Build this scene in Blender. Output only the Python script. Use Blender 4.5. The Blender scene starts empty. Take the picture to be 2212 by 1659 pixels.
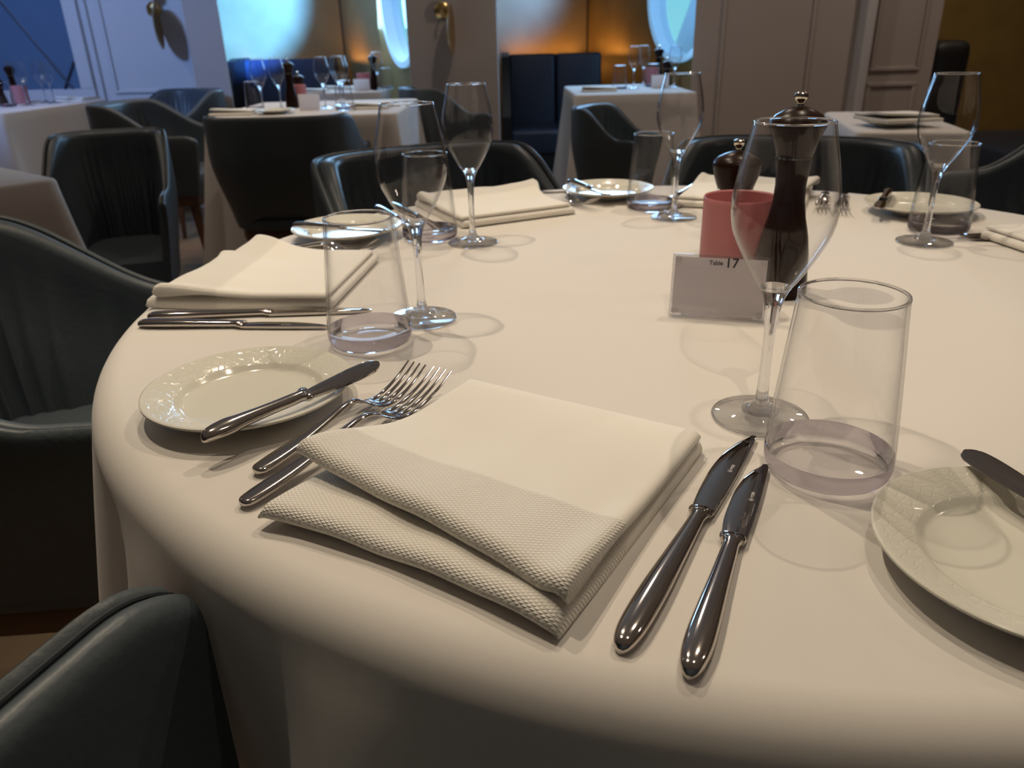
import bpy, bmesh, math, random
from math import sin, cos, pi, radians, hypot, atan2, exp
from mathutils import Vector, Matrix
random.seed(7)
S = bpy.context.scene
COL = S.collection
TZ = 0.7505          # top of the round table's cloth

# ------------------------------------------------------------------ materials
def new_mat(name):
    m = bpy.data.materials.new(name); m.use_nodes = True
    nt = m.node_tree; nt.nodes.clear()
    out = nt.nodes.new('ShaderNodeOutputMaterial')
    return m, nt, out
def N(nt, t, **kw):
    n = nt.nodes.new(t)
    for k, v in kw.items():
        if k in n.inputs.keys(): n.inputs[k].default_value = v
        else: setattr(n, k, v)
    return n
def principled(name, color, rough=.5, metal=0, spec=.5, bump=None, vary=None, sheen=0, coat=0, emit=None, estr=0, trans=0):
    """bump = (kind, scale, strength, distance); vary = (scale, darker colour factor)"""
    m, nt, out = new_mat(name)
    b = nt.nodes.new('ShaderNodeBsdfPrincipled')
    b.inputs['Base Color'].default_value = (*color, 1)
    b.inputs['Roughness'].default_value = rough
    b.inputs['Metallic'].default_value = metal
    b.inputs['Specular IOR Level'].default_value = spec
    b.inputs['Sheen Weight'].default_value = sheen
    b.inputs['Coat Weight'].default_value = coat
    b.inputs['Transmission Weight'].default_value = trans
    if emit: b.inputs['Emission Color'].default_value = (*emit, 1); b.inputs['Emission Strength'].default_value = estr
    tc = nt.nodes.new('ShaderNodeTexCoord')
    if vary:
        nz = N(nt, 'ShaderNodeTexNoise'); nz.inputs['Scale'].default_value = vary[0]; nz.inputs['Detail'].default_value = 4
        nt.links.new(tc.outputs['Object'], nz.inputs['Vector'])
        mx = N(nt, 'ShaderNodeMix', data_type='RGBA')
        mx.inputs[6].default_value = (*[c * vary[1] for c in color], 1); mx.inputs[7].default_value = (*color, 1)
        nt.links.new(nz.outputs['Fac'], mx.inputs[0]); nt.links.new(mx.outputs[2], b.inputs['Base Color'])
    if bump:
        kind, sc, st, di = bump
        if kind == 'noise':
            t = N(nt, 'ShaderNodeTexNoise'); t.inputs['Scale'].default_value = sc; t.inputs['Detail'].default_value = 5; o = t.outputs['Fac']
        elif kind == 'voronoi':
            t = N(nt, 'ShaderNodeTexVoronoi', feature='DISTANCE_TO_EDGE'); t.inputs['Scale'].default_value = sc; o = t.outputs['Distance']
        elif kind == 'wave':
            t = N(nt, 'ShaderNodeTexWave', bands_direction='DIAGONAL'); t.inputs['Scale'].default_value = sc; t.inputs['Distortion'].default_value = 0; o = t.outputs['Fac']
        nt.links.new(tc.outputs['Object'], t.inputs['Vector'])
        bp = N(nt, 'ShaderNodeBump'); bp.inputs['Strength'].default_value = st; bp.inputs['Distance'].default_value = di
        nt.links.new(o, bp.inputs['Height']); nt.links.new(bp.outputs['Normal'], b.inputs['Normal'])
    nt.links.new(b.outputs[0], out.inputs[0])
    return m

def thin_glass(name, tint=(.982, .982, .986), base=.018, edge=.85, power=4.5, rough=0.0, dark=.35):
    m, nt, out = new_mat(name)
    lw = N(nt, 'ShaderNodeLayerWeight'); lw.inputs['Blend'].default_value = .5
    p = N(nt, 'ShaderNodeMath', operation='POWER'); p.inputs[1].default_value = power
    ml = N(nt, 'ShaderNodeMath', operation='MULTIPLY_ADD'); ml.inputs[1].default_value = edge; ml.inputs[2].default_value = base
    tr = N(nt, 'ShaderNodeBsdfTransparent'); tr.inputs[0].default_value = (*tint, 1)
    gl = N(nt, 'ShaderNodeBsdfGlossy'); gl.inputs['Roughness'].default_value = rough; gl.inputs[0].default_value = (1, 1, 1, 1)
    mx = N(nt, 'ShaderNodeMixShader')
    L = nt.links.new
    p2 = N(nt, 'ShaderNodeMath', operation='POWER'); p2.inputs[1].default_value = 4.5
    mc = N(nt, 'ShaderNodeMix', data_type='RGBA'); mc.inputs[6].default_value = (*tint, 1); mc.inputs[7].default_value = (*[t * dark for t in tint], 1)  # dark edge lines put into the tint, in place of refraction
    L = nt.links.new
    L(lw.outputs['Facing'], p2.inputs[0]); L(p2.outputs[0], mc.inputs[0]); L(mc.outputs[2], tr.inputs[0])
    L(lw.outputs['Facing'], p.inputs[0]); L(p.outputs[0], ml.inputs[0]); L(ml.outputs[0], mx.inputs[0])
    L(tr.outputs[0], mx.inputs[1]); L(gl.outputs[0], mx.inputs[2]); L(mx.outputs[0], out.inputs[0])
    return m
def solid_glass(name, tint=(.985, .98, .99), clear_up=.88, clear_side=.0, ior=1.48, side=(.66, .63, .69)):
    m, nt, out = new_mat(name); L = nt.links.new
    g = N(nt, 'ShaderNodeBsdfGlass'); g.inputs['IOR'].default_value = ior; g.inputs['Roughness'].default_value = 0; g.inputs[0].default_value = (*tint, 1)
    tr = N(nt, 'ShaderNodeBsdfTransparent'); tr.inputs[0].default_value = (*tint, 1)
    ge = N(nt, 'ShaderNodeNewGeometry'); sp = N(nt, 'ShaderNodeSeparateXYZ'); L(ge.outputs['Normal'], sp.inputs[0])
    ab = N(nt, 'ShaderNodeMath', operation='ABSOLUTE'); L(sp.outputs[2], ab.inputs[0])
    mr = N(nt, 'ShaderNodeMapRange'); L(ab.outputs[0], mr.inputs[0])
    mr.inputs[1].default_value = .45; mr.inputs[2].default_value = .92; mr.inputs[3].default_value = clear_side; mr.inputs[4].default_value = clear_up
    sd = N(nt, 'ShaderNodeMapRange'); L(ab.outputs[0], sd.inputs[0]); sd.inputs[1].default_value = .3; sd.inputs[2].default_value = .8
    tm = N(nt, 'ShaderNodeMix', data_type='RGBA'); tm.inputs[6].default_value = (*side, 1); tm.inputs[7].default_value = (*tint, 1)  # side tint paints in the dark bands of a thick glass base
    L(sd.outputs[0], tm.inputs[0]); L(tm.outputs[2], g.inputs[0])
    mx = N(nt, 'ShaderNodeMixShader'); L(mr.outputs[0], mx.inputs[0])
    L(g.outputs[0], mx.inputs[1]); L(tr.outputs[0], mx.inputs[2]); L(mx.outputs[0], out.inputs[0])
    return m
def translucent_mat(name, color, mix=.45, rough=.5):
    m, nt, out = new_mat(name)
    b = N(nt, 'ShaderNodeBsdfPrincipled'); b.inputs['Base Color'].default_value = (*color, 1); b.inputs['Roughness'].default_value = rough
    t = N(nt, 'ShaderNodeBsdfTranslucent'); t.inputs[0].default_value = (*color, 1)
    mx = N(nt, 'ShaderNodeMixShader'); mx.inputs[0].default_value = mix
    nt.links.new(b.outputs[0], mx.inputs[1]); nt.links.new(t.outputs[0], mx.inputs[2]); nt.links.new(mx.outputs[0], out.inputs[0])
    return m
def emission_mat(name, color, strength):
    m, nt, out = new_mat(name)
    e = N(nt, 'ShaderNodeEmission'); e.inputs[0].default_value = (*color, 1); e.inputs[1].default_value = strength
    nt.links.new(e.outputs[0], out.inputs[0]); return m
def napkin_mat():
    """plain weave on top, a raised net pattern in the border band along the front edge"""
    m, nt, out = new_mat('napkin_cotton')
    L = nt.links.new
    b = N(nt, 'ShaderNodeBsdfPrincipled'); b.inputs['Base Color'].default_value = (.86, .82, .74, 1); b.inputs['Roughness'].default_value = .85; b.inputs['Sheen Weight'].default_value = .15
    tc = N(nt, 'ShaderNodeTexCoord'); sp = N(nt, 'ShaderNodeSeparateXYZ'); L(tc.outputs['Object'], sp.inputs[0])
    def tri(sign):
        a = N(nt, 'ShaderNodeMath', operation='MULTIPLY_ADD'); a.inputs[1].default_value = sign
        L(sp.outputs[0], a.inputs[0]); L(sp.outputs[1], a.inputs[2])
        z = N(nt, 'ShaderNodeMath', operation='MULTIPLY_ADD'); z.inputs[1].default_value = .6; L(sp.outputs[2], z.inputs[0]); L(a.outputs[0], z.inputs[2])
        q = N(nt, 'ShaderNodeMath', operation='MULTIPLY'); q.inputs[1].default_value = 1150; L(z.outputs[0], q.inputs[0])
        s = N(nt, 'ShaderNodeMath', operation='SINE'); L(q.outputs[0], s.inputs[0])
        s2 = N(nt, 'ShaderNodeMath', operation='ABSOLUTE'); L(s.outputs[0], s2.inputs[0]); return s2
    mn = N(nt, 'ShaderNodeMath', operation='MINIMUM'); L(tri(.6).outputs[0], mn.inputs[0]); L(tri(-.6).outputs[0], mn.inputs[1])
    band = N(nt, 'ShaderNodeMapRange'); L(sp.outputs[1], band.inputs[0])
    band.inputs[1].default_value = -.024; band.inputs[2].default_value = -.028; band.inputs[3].default_value = 0; band.inputs[4].default_value = 1
    ml = N(nt, 'ShaderNodeMath', operation='MULTIPLY'); L(mn.outputs[0], ml.inputs[0]); L(band.outputs[0], ml.inputs[1])
    nz = N(nt, 'ShaderNodeTexNoise'); nz.inputs['Scale'].default_value = 900; L(tc.outputs['Object'], nz.inputs['Vector'])
    ad = N(nt, 'ShaderNodeMath', operation='MULTIPLY_ADD'); ad.inputs[1].default_value = .15; L(nz.outputs['Fac'], ad.inputs[0]); L(ml.outputs[0], ad.inputs[2])
    bp = N(nt, 'ShaderNodeBump'); bp.inputs['Strength'].default_value = .8; bp.inputs['Distance'].default_value = .0007
    L(ad.outputs[0], bp.inputs['Height']); L(bp.outputs[0], b.inputs['Normal']); L(b.outputs[0], out.inputs[0])
    return m
def plate_mat():
    """white glaze, crackle relief on the rim, smooth well"""
    m, nt, out = new_mat('plate_porcelain'); L = nt.links.new
    b = N(nt, 'ShaderNodeBsdfPrincipled'); b.inputs['Base Color'].default_value = (.74, .72, .63, 1); b.inputs['Roughness'].default_value = .12
    tc = N(nt, 'ShaderNodeTexCoord'); sp = N(nt, 'ShaderNodeSeparateXYZ'); L(tc.outputs['Object'], sp.inputs[0])
    cb = N(nt, 'ShaderNodeCombineXYZ'); L(sp.outputs[0], cb.inputs[0]); L(sp.outputs[1], cb.inputs[1])
    ln = N(nt, 'ShaderNodeVectorMath', operation='LENGTH'); L(cb.outputs[0], ln.inputs[0])
    mk = N(nt, 'ShaderNodeMapRange'); L(ln.outputs['Value'], mk.inputs[0])
    mk.inputs[1].default_value = .0575; mk.inputs[2].default_value = .060
    mk2 = N(nt, 'ShaderNodeMapRange'); L(ln.outputs['Value'], mk2.inputs[0])
    mk2.inputs[1].default_value = .0805; mk2.inputs[2].default_value = .079
    v = N(nt, 'ShaderNodeTexVoronoi', feature='DISTANCE_TO_EDGE'); v.inputs['Scale'].default_value = 165; L(tc.outputs['Object'], v.inputs['Vector'])
    cl = N(nt, 'ShaderNodeMath', operation='MINIMUM'); L(v.outputs['Distance'], cl.inputs[0]); cl.inputs[1].default_value = .12
    a = N(nt, 'ShaderNodeMath', operation='MULTIPLY'); L(cl.outputs[0], a.inputs[0]); L(mk.outputs[0], a.inputs[1])
    a2 = N(nt, 'ShaderNodeMath', operation='MULTIPLY'); L(a.outputs[0], a2.inputs[0]); L(mk2.outputs[0], a2.inputs[1])
    bp = N(nt, 'ShaderNodeBump'); bp.inputs['Strength'].default_value = .45; bp.inputs['Distance'].default_value = .003
    L(a2.outputs[0], bp.inputs['Height']); L(bp.outputs[0], b.inputs['Normal']); L(b.outputs[0], out.inputs[0])
    return m
def gold_mat():
    m, nt, out = new_mat('gold_leaf_panel'); L = nt.links.new
    b = N(nt, 'ShaderNodeBsdfPrincipled'); b.inputs['Metallic'].default_value = .3; b.inputs['Roughness'].default_value = .5
    tc = N(nt, 'ShaderNodeTexCoord'); v = N(nt, 'ShaderNodeTexNoise'); v.inputs['Scale'].default_value = 5; v.inputs['Detail'].default_value = 6; L(tc.outputs['Object'], v.inputs['Vector'])
    mx = N(nt, 'ShaderNodeMix', data_type='RGBA'); mx.inputs[6].default_value = (.23, .155, .05, 1); mx.inputs[7].default_value = (.40, .285, .10, 1)
    L(v.outputs['Fac'], mx.inputs[0]); L(mx.outputs[2], b.inputs['Base Color'])
    bk = N(nt, 'ShaderNodeTexBrick'); bk.inputs['Scale'].default_value = 6; bk.inputs['Mortar Size'].default_value = .006; L(tc.outputs['Object'], bk.inputs['Vector'])
    bp = N(nt, 'ShaderNodeBump'); bp.inputs['Strength'].default_value = .2; bp.inputs['Distance'].default_value = .01; L(bk.outputs['Fac'], bp.inputs['Height']); L(bp.outputs[0], b.inputs['Normal'])
    L(b.outputs[0], out.inputs[0]); return m
def floor_mat():
    m, nt, out = new_mat('floor_planks'); L = nt.links.new
    b = N(nt, 'ShaderNodeBsdfPrincipled'); b.inputs['Roughness'].default_value = .5
    tc = N(nt, 'ShaderNodeTexCoord'); bk = N(nt, 'ShaderNodeTexBrick'); bk.inputs['Scale'].default_value = 1.2; bk.inputs['Mortar Size'].default_value = .004
    bk.inputs['Color1'].default_value = (.33, .225, .125, 1); bk.inputs['Color2'].default_value = (.29, .19, .10, 1); bk.inputs['Mortar'].default_value = (.12, .08, .045, 1)
    L(tc.outputs['Object'], bk.inputs['Vector'])
    nz = N(nt, 'ShaderNodeTexNoise'); nz.inputs['Scale'].default_value = 3; nz.inputs['Detail'].default_value = 6; L(tc.outputs['Object'], nz.inputs['Vector'])
    mx = N(nt, 'ShaderNodeMix', data_type='RGBA', blend_type='MULTIPLY'); mx.inputs[0].default_value = .35
    L(bk.outputs[0], mx.inputs[6]); L(nz.outputs['Color'], mx.inputs[7]); L(mx.outputs[2], b.inputs['Base Color']); L(b.outputs[0], out.inputs[0]); return m

M = dict(
    cloth=principled('tablecloth_linen', (.72, .68, .63), .9, sheen=.2, bump=('wave', 420, .12, .0004)),
    cloth2=principled('tablecloth_linen_far', (.66, .61, .57), .9, sheen=.2),
    napkin=napkin_mat(),
    napkin2=principled('napkin_cotton_far', (.86, .82, .74), .9),
    plate=plate_mat(),
    steel=principled('polished_steel', (.56, .52, .49), .09, metal=1),
    blade=principled('mirror_steel', (.50, .46, .43), .05, metal=1),
    etch=principled('etched_steel', (.75, .72, .70), .45, metal=1),
    glass=thin_glass('clear_glass_wall'),
    solid=solid_glass('clear_glass_solid'),
    stem=solid_glass('clear_glass_stem', (.985, .985, .99), .5, .12, side=(.95, .95, .96)),
    acrylic=thin_glass('clear_acrylic', (.95, .95, .96), .06, .6, 3),
    paper=translucent_mat('card_paper', (.95, .89, .87), .38, .8),
    ink=principled('black_ink', (.012, .011, .012), .6),
    pink=translucent_mat('pink_frosted_glass', (.64, .28, .29), .4, .4),
    wax=principled('candle_wax', (.75, .66, .58), .5),
    wood=principled('mill_dark_wood', (.022, .009, .006), .28, spec=.12, coat=0, vary=(60, .5)),
    chrome=principled('chrome_knob', (.72, .66, .55), .08, metal=1),
    leather=principled('blue_grey_leather', (.070, .086, .095), .42, spec=.45, bump=('noise', 140, .25, .003), vary=(9, .8)),
    leather_in=principled('blue_grey_leather_pleated', (.062, .079, .091), .42, spec=.45, bump=('noise', 120, .18, .003)),
    welt=principled('dark_leather_piping', (.022, .028, .034), .4),
    walnut=principled('walnut_frame', (.13, .055, .022), .35, vary=(30, .6)),
    wall=principled('cream_wall_paint', (.46, .40, .365), .75),
    wallb=principled('white_panel_paint', (.62, .61, .62), .6),
    gold=gold_mat(),
    brass=principled('brushed_brass', (.62, .44, .20), .22, metal=1),
    navy=principled('navy_banquette_leather', (.022, .034, .062), .40, bump=('noise', 60, .15, .004)),
    black=principled('black_lacquer', (.006, .006, .007), .5),
    floor=floor_mat(),
    ceil=principled('ceiling_paint', (.36, .31, .27), .8, emit=(1, .78, .58), estr=.055),  # warm glow put into the paint, to brighten reflections in the cutlery
    mirror=principled('dark_blue_mirror', (.16, .26, .42), .12, metal=.15, vary=(1.5, .6)),
    lead=principled('lattice_metal', (.08, .09, .12), .4, metal=.6),
    foot=thin_glass('clear_glass_foot', (.955, .958, .965), .05, .8, 3.5),
    pane=thin_glass('porthole_pane', (.93, .97, 1.0), .03, .5, 4),
    seam=principled('panel_joint', (.05, .035, .012), .6),
    rug=principled('plum_rug', (.10, .075, .085), .95),
    led=emission_mat('warm_strip', (1, .46, .10), 16),
    hull=principled('white_painted_strut', (.55, .75, .95), .5, emit=(.25, .6, 1.0), estr=.45),  # daylight blue and a faint glow put into ring and strut paint
)

# ------------------------------------------------------------------ mesh helpers
class MB:
    def __init__(s): s.v = []; s.f = []
    def add(s, v, f):
        o = len(s.v); s.v += [tuple(p) for p in v]; s.f += [tuple(i + o for i in q) for q in f]; return s
    def box(s, lo, hi, bev=0.0, seg=2, rot=None, at=None):
        bm = bmesh.new(); bmesh.ops.create_cube(bm, size=1)
        d = [hi[i] - lo[i] for i in range(3)]; c = [(hi[i] + lo[i]) / 2 for i in range(3)]
        for p in bm.verts: p.co = Vector((p.co[0] * d[0] + c[0], p.co[1] * d[1] + c[1], p.co[2] * d[2] + c[2]))
        if bev: bmesh.ops.bevel(bm, geom=bm.edges[:], offset=bev, segments=seg, profile=.6, affect='EDGES')
        bm.verts.index_update()
        V = [p.co.copy() for p in bm.verts]
        if rot is not None: V = [rot @ p for p in V]
        if at is not None: V = [p + Vector(at) for p in V]
        s.add(V, [[p.index for p in q.verts] for q in bm.faces]); bm.free(); return s
    def lathe(s, prof, n=48, cx=0, cy=0, cz=0, closed=False):
        V = []; F = []; m = len(prof)
        for r, z in prof:
            for k in range(n):
                a = 2 * pi * k / n; V.append((cx + r * cos(a), cy + r * sin(a), cz + z))
        rng = m if closed else m - 1
        for i in range(rng):
            j = (i + 1) % m
            for k in range(n):
                l = (k + 1) % n; F.append((i * n + k, i * n + l, j * n + l, j * n + k))
        return s.add(V, F)
    def loft(s, rings, cap=True, close=True):
        n = len(rings[0]); V = [p for r in rings for p in r]; F = []
        for i in range(len(rings) - 1):
            for k in range(n if close else n - 1):
                l = (k + 1) % n; F.append((i * n + k, i * n + l, (i + 1) * n + l, (i + 1) * n + k))
        if cap:
            F.append(tuple(range(n - 1, -1, -1))); F.append(tuple((len(rings) - 1) * n + k for k in range(n)))
        return s.add(V, F)
    def tube(s, pts, r, n=8, cap=True):
        rings = []; pts = [Vector(p) for p in pts]
        up = Vector((0, 0, 1))
        for i, p in enumerate(pts):
            t = (pts[min(i + 1, len(pts) - 1)] - pts[max(i - 1, 0)]).normalized()
            a = t.cross(up)
            if a.length < 1e-4: a = t.cross(Vector((1, 0, 0)))
            a.normalize(); b = a.cross(t)
            rr = r[i] if isinstance(r, (list, tuple)) else r
            rings.append([p + a * (rr * cos(2 * pi * k / n)) + b * (rr * sin(2 * pi * k / n)) for k in range(n)])
        return s.loft(rings, cap)
    def build(s, name, mat, parent=None, smooth=True, angle=40, loc=None, rz=None):
        me = bpy.data.meshes.new(name); me.from_pydata(s.v, [], s.f)
        bm = bmesh.new(); bm.from_mesh(me)
        bmesh.ops.recalc_face_normals(bm, faces=bm.faces[:]); bm.to_mesh(me); bm.free()
        if smooth:
            for p in me.polygons: p.use_smooth = True
            if angle: me.set_sharp_from_angle(angle=radians(angle))
        me.materials.append(mat)
        o = bpy.data.objects.new(name, me); COL.objects.link(o)
        if parent: o.parent = parent
        if loc is not None: o.location = loc
        if rz is not None: o.rotation_euler.z = rz
        return o
def tag(o, label=None, cat=None, group=None, kind=None):
    if label: o['label'] = label
    if cat: o['category'] = cat
    if group: o['group'] = group
    if kind: o['kind'] = kind
    return o
def empty(name, label, cat, group=None, loc=(0, 0, 0), rz=0):
    o = bpy.data.objects.new(name, None); COL.objects.link(o); o.empty_display_size = .05
    o.location = loc; o.rotation_euler.z = rz
    return tag(o, label, cat, group)
def copy_tree(o, parent=None):
    c = o.copy(); COL.objects.link(c)
    if parent: c.parent = parent
    for ch in [x for x in bpy.data.objects if x.parent == o and x != c]: copy_tree(ch, c)
    return c
USED = set()
def place(proto, label, loc, rz=0, group=None, rot=None, scale=None):
    o = proto if proto.name not in USED else copy_tree(proto)
    USED.add(proto.name)
    o.location = loc
    o.rotation_euler = rot if rot is not None else (0, 0, rz)
    if scale: o.scale = scale
    o['label'] = label
    if group: o['group'] = group
    return o
def struct(mb, name, mat, parent=None, **k):
    o = mb.build(name, mat, parent, **k)
    if not parent: o['kind'] = 'structure'
    return o
def smooth(a, b, x):
    t = max(0., min(1., (x - a) / (b - a))); return t * t * (3 - 2 * t)
def spline(pts, n):
    """Catmull-Rom through (a, b) points"""
    out = []
    P = [pts[0]] + list(pts) + [pts[-1]]
    for i in range(1, len(P) - 2):
        p0, p1, p2, p3 = P[i - 1], P[i], P[i + 1], P[i + 2]
        for k in range(n):
            t = k / n
            out.append(tuple(.5 * (2 * p1[j] + (p2[j] - p0[j]) * t + (2 * p0[j] - 5 * p1[j] + 4 * p2[j] - p3[j]) * t * t + (3 * p1[j] - p0[j] - 3 * p2[j] + p3[j]) * t ** 3) for j in range(len(p1))))
    out.append(tuple(pts[-1])); return out
def text_mesh(body, size, name, mat, parent, mtx, extrude=.0002):
    cu = bpy.data.curves.new(name, 'FONT'); cu.body = body; cu.size = size; cu.extrude = extrude; cu.align_x = 'CENTER'; cu.align_y = 'CENTER'; cu.offset = size * .012
    t = bpy.data.objects.new(name + '_tmp', cu); COL.objects.link(t)
    bpy.context.view_layer.update()
    me = bpy.data.meshes.new_from_object(t.evaluated_get(bpy.context.evaluated_depsgraph_get()))
    bpy.data.objects.remove(t); bpy.data.curves.remove(cu)
    me.transform(mtx); me.materials.clear(); me.materials.append(mat); me.name = name
    o = bpy.data.objects.new(name, me); COL.objects.link(o); o.parent = parent
    return o

# ------------------------------------------------------------------ camera
def make_camera():
    pitch, roll = radians(24.21), radians(-1.528)
    F = Vector((0, cos(pitch), -sin(pitch))); R = Vector((1, 0, 0)); U = R.cross(F)
    R2 = R * cos(roll) + U * sin(roll); U2 = -R * sin(roll) + U * cos(roll)
    cd = bpy.data.cameras.new('camera'); c = bpy.data.objects.new('camera', cd); COL.objects.link(c)
    m = Matrix((R2, U2, -F)).transposed().to_4x4(); m.translation = (0, 0, 1.02); c.matrix_world = m
    cd.sensor_fit = 'HORIZONTAL'; cd.sensor_width = 36; cd.lens = 36 * 1660 / 2212
    cd.clip_start = .02; cd.clip_end = 60
    cd.dof.use_dof = True; cd.dof.focus_distance = .52; cd.dof.aperture_fstop = 12
    S.camera = c
make_camera()

# ------------------------------------------------------------------ room shell
def panel_frame(mb, x0, x1, z0, z1, y, w=.022, d=.014):
    """picture-frame moulding on a wall facing -Y at depth y"""
    for a, b, c, e in ((x0, x1, z0, z0 + w), (x0, x1, z1 - w, z1), (x0, x0 + w, z0 + w, z1 - w), (x1 - w, x1, z0 + w, z1 - w)):
        mb.box((a, y - d, c), (b, y + .004, e), .004, 1)
def wall_with_holes(x0, x1, y, z0, z1, holes):
    """vertical sheet at depth y with round holes [(cx, cz, r)], split in strips"""
    mb = MB(); xs = [x0]
    for cx_, cz, r in holes: xs += [cx_ - r - .1, cx_ + r + .1]
    xs.append(x1)
    for i in range(len(xs) - 1):
        a, b = xs[i], xs[i + 1]
        if i % 2 == 0:
            mb.add([(a, y, z0), (b, y, z0), (b, y, z1), (a, y, z1)], [(0, 1, 2, 3)])
        else:
            cx_, cz, r = holes[i // 2]; n = 96; V = []; Fc = []
            for k in range(n):
                t = 2 * pi * k / n; c, s_ = cos(t), sin(t)
                V.append((cx_ + r * c, y, cz + r * s_))
                tx = ((b if c > 0 else a) - cx_) / c if abs(c) > 1e-9 else 1e9
                tz = ((z1 if s_ > 0 else z0) - cz) / s_ if abs(s_) > 1e-9 else 1e9
                q = min(tx, tz); V.append((cx_ + q * c, y, cz + q * s_))
            for k in range(n):
                l = (k + 1) % n; Fc.append((2 * k, 2 * k + 1, 2 * l + 1, 2 * l))
            for xx, zz in ((a, z0), (b, z0), (b, z1), (a, z1)):     # corner triangles
                t = atan2(zz - cz, xx - cx_) % (2 * pi); k = int(t / (2 * pi) * n); l = (k + 1) % n
                V.append((xx, y, zz)); Fc.append((2 * k + 1, 2 * l + 1, len(V) - 1))
            mb.add(V, Fc)
    return mb
H = 2.75
struct(MB().add([(-6, -3, 0), (6, -3, 0), (6, 6.8, 0), (-6, 6.8, 0)], [(0, 1, 2, 3)]), 'floor', M['floor'])
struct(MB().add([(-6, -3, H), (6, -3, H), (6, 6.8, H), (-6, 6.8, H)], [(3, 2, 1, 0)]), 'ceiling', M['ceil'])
# niche side walls carry the portholes: (corner at the back, front end, distance of the hole along the wall, height, radius)
PORT = [((-1.28, 6.8), (-.515, 5.02), 1.66, 1.27, .375), ((.685, 6.8), (1.35, 4.75), 1.47, 1.285, .405)]
for nm, xa, xb in (('wall_back', -2.75, -1.27), ('wall_back_centre', -.12, .70), ('wall_back_right', 2.3, 6)):
    struct(MB().add([(xa, 6.8, 0), (xb, 6.8, 0), (xb, 6.8, H), (xa, 6.8, H)], [(0, 1, 2, 3)]), nm, M['gold'], smooth=False)
struct(MB().box((-.12, 5.4, 0), (-.045, 6.8, H)), 'wall_partition', M['gold'], smooth=False)
def wall_frame(p, q):
    L_ = hypot(q[0] - p[0], q[1] - p[1]); ux, uy = (q[0] - p[0]) / L_, (q[1] - p[1]) / L_
    return L_, lambda u, d, z: (p[0] + ux * u - uy * d, p[1] + uy * u + ux * d, z)     # d > 0 is outdoors
for i, (p, q, u0, cz, r) in enumerate(PORT):
    L_, fr = wall_frame(p, q)
    wmb = wall_with_holes(0, L_, 0, 0, H, [(u0, cz, r)]) if u0 + r + .1 < L_ else wall_with_holes(0, u0 + r + .1, 0, 0, H, [(u0, cz, r)])
    wmb.v = [fr(a, -b_, c) for a, b_, c in wmb.v]
    struct(wmb, 'wall_niche_' + ('left', 'right')[i], M['gold'], smooth=False)
struct(MB().add([(-6, -3, 0), (-6, 6.8, 0), (-6, 6.8, H), (-6, -3, H)], [(0, 1, 2, 3)]), 'wall_west', M['wall'])
struct(MB().add([(6, -3, 0), (6, 6.8, 0), (6, 6.8, H), (6, -3, H)], [(3, 2, 1, 0)]), 'wall_east', M['wall'])
struct(MB().add([(-6, -3, 0), (6, -3, 0), (6, -3, H), (-6, -3, H)], [(3, 2, 1, 0)]), 'wall_front', M['wall'])
# panelled white wall at the left, pillar, column, cream walls
struct(MB().box((-5.99, 5.4, 0), (-1.9, 5.55, H)), 'wall_left', M['wallb'], smooth=False)
def prism(poly): return MB().loft([[(x, y, 0) for x, y in poly], [(x, y, H) for x, y in poly]])
struct(prism([(-1.86, 5.0), (-1.655, 5.0), (-1.90, 5.75), (-2.55, 6.79), (-2.75, 6.79), (-1.95, 5.55)]), 'wall_pillar', M['wall'], smooth=False)
struct(MB().box((-.5415, 4.8, 0), (-.031, 5.4, H), .006), 'wall_column', M['wall'], smooth=False)
struct(prism([(1.045, 4.6), (1.94, 4.6), (1.94, 4.78), (1.15, 4.78), (1.10, 4.72)]), 'wall_cream', M['wall'], smooth=False)
struct(MB().box((1.94, 4.66, 0), (2.42, 4.8, H), .006).box((2.36, 4.8, 0), (2.42, 6.79, H)), 'wall_right', M['wall'], smooth=False)
mb = MB(); panel_frame(mb, -2.54, -2.00, .752, 2.3, 5.4)
struct(mb, 'trim_1', M['wallb'])
mb = MB(); panel_frame(mb, -2.62, -1.92, .60, 2.45, 5.4, .014, .02)
mb.box((-6, 5.385, 0), (-2.0, 5.402, .12), .004)
struct(mb, 'trim_2', M['wallb'])
mb = MB(); panel_frame(mb, 1.19, 1.70, .18, 2.4, 4.6); struct(mb, 'trim_3', M['wall'])
mb = MB(); panel_frame(mb, 2.06, 2.34, .80, 2.4, 4.66); panel_frame(mb, 2.06, 2.34, .16, .74, 4.66); struct(mb, 'trim_4', M['wall'])
mb = MB(); mb.box((1.935, 4.50, 0), (1.985, 4.66, H), .008); struct(mb, 'trim_5', M['wallb'])
mb = MB()
for x in (-1.28, .685): mb.box((x - .010, 6.785, .3), (x + .010, 6.8, H))
struct(mb, 'trim_6', M['seam'])
# leaded window in the panelled wall
w1 = MB(); panel_frame(w1, -4.4, -2.66, .70, 2.5, 5.4, .09, .03)
wf = struct(w1, 'window_1', M['wallb'])
struct(MB().box((-4.32, 5.375, .78), (-2.74, 5.385, 2.42)), 'pane', M['mirror'], wf)
lb = MB()
for k in range(-8, 9):
    for sg in (-1, 1):
        pts = []
        for i in range(41):
            z = .79 + (2.41 - .79) * i / 40; x = -3.30 + k * .95 + sg * (z - 1.6) * .62
            if -4.31 < x < -2.75: pts.append((x, 5.372, z))
        if len(pts) > 1: lb.tube(pts, .009, 6)
struct(lb, 'lattice', M['lead'], wf)
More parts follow.
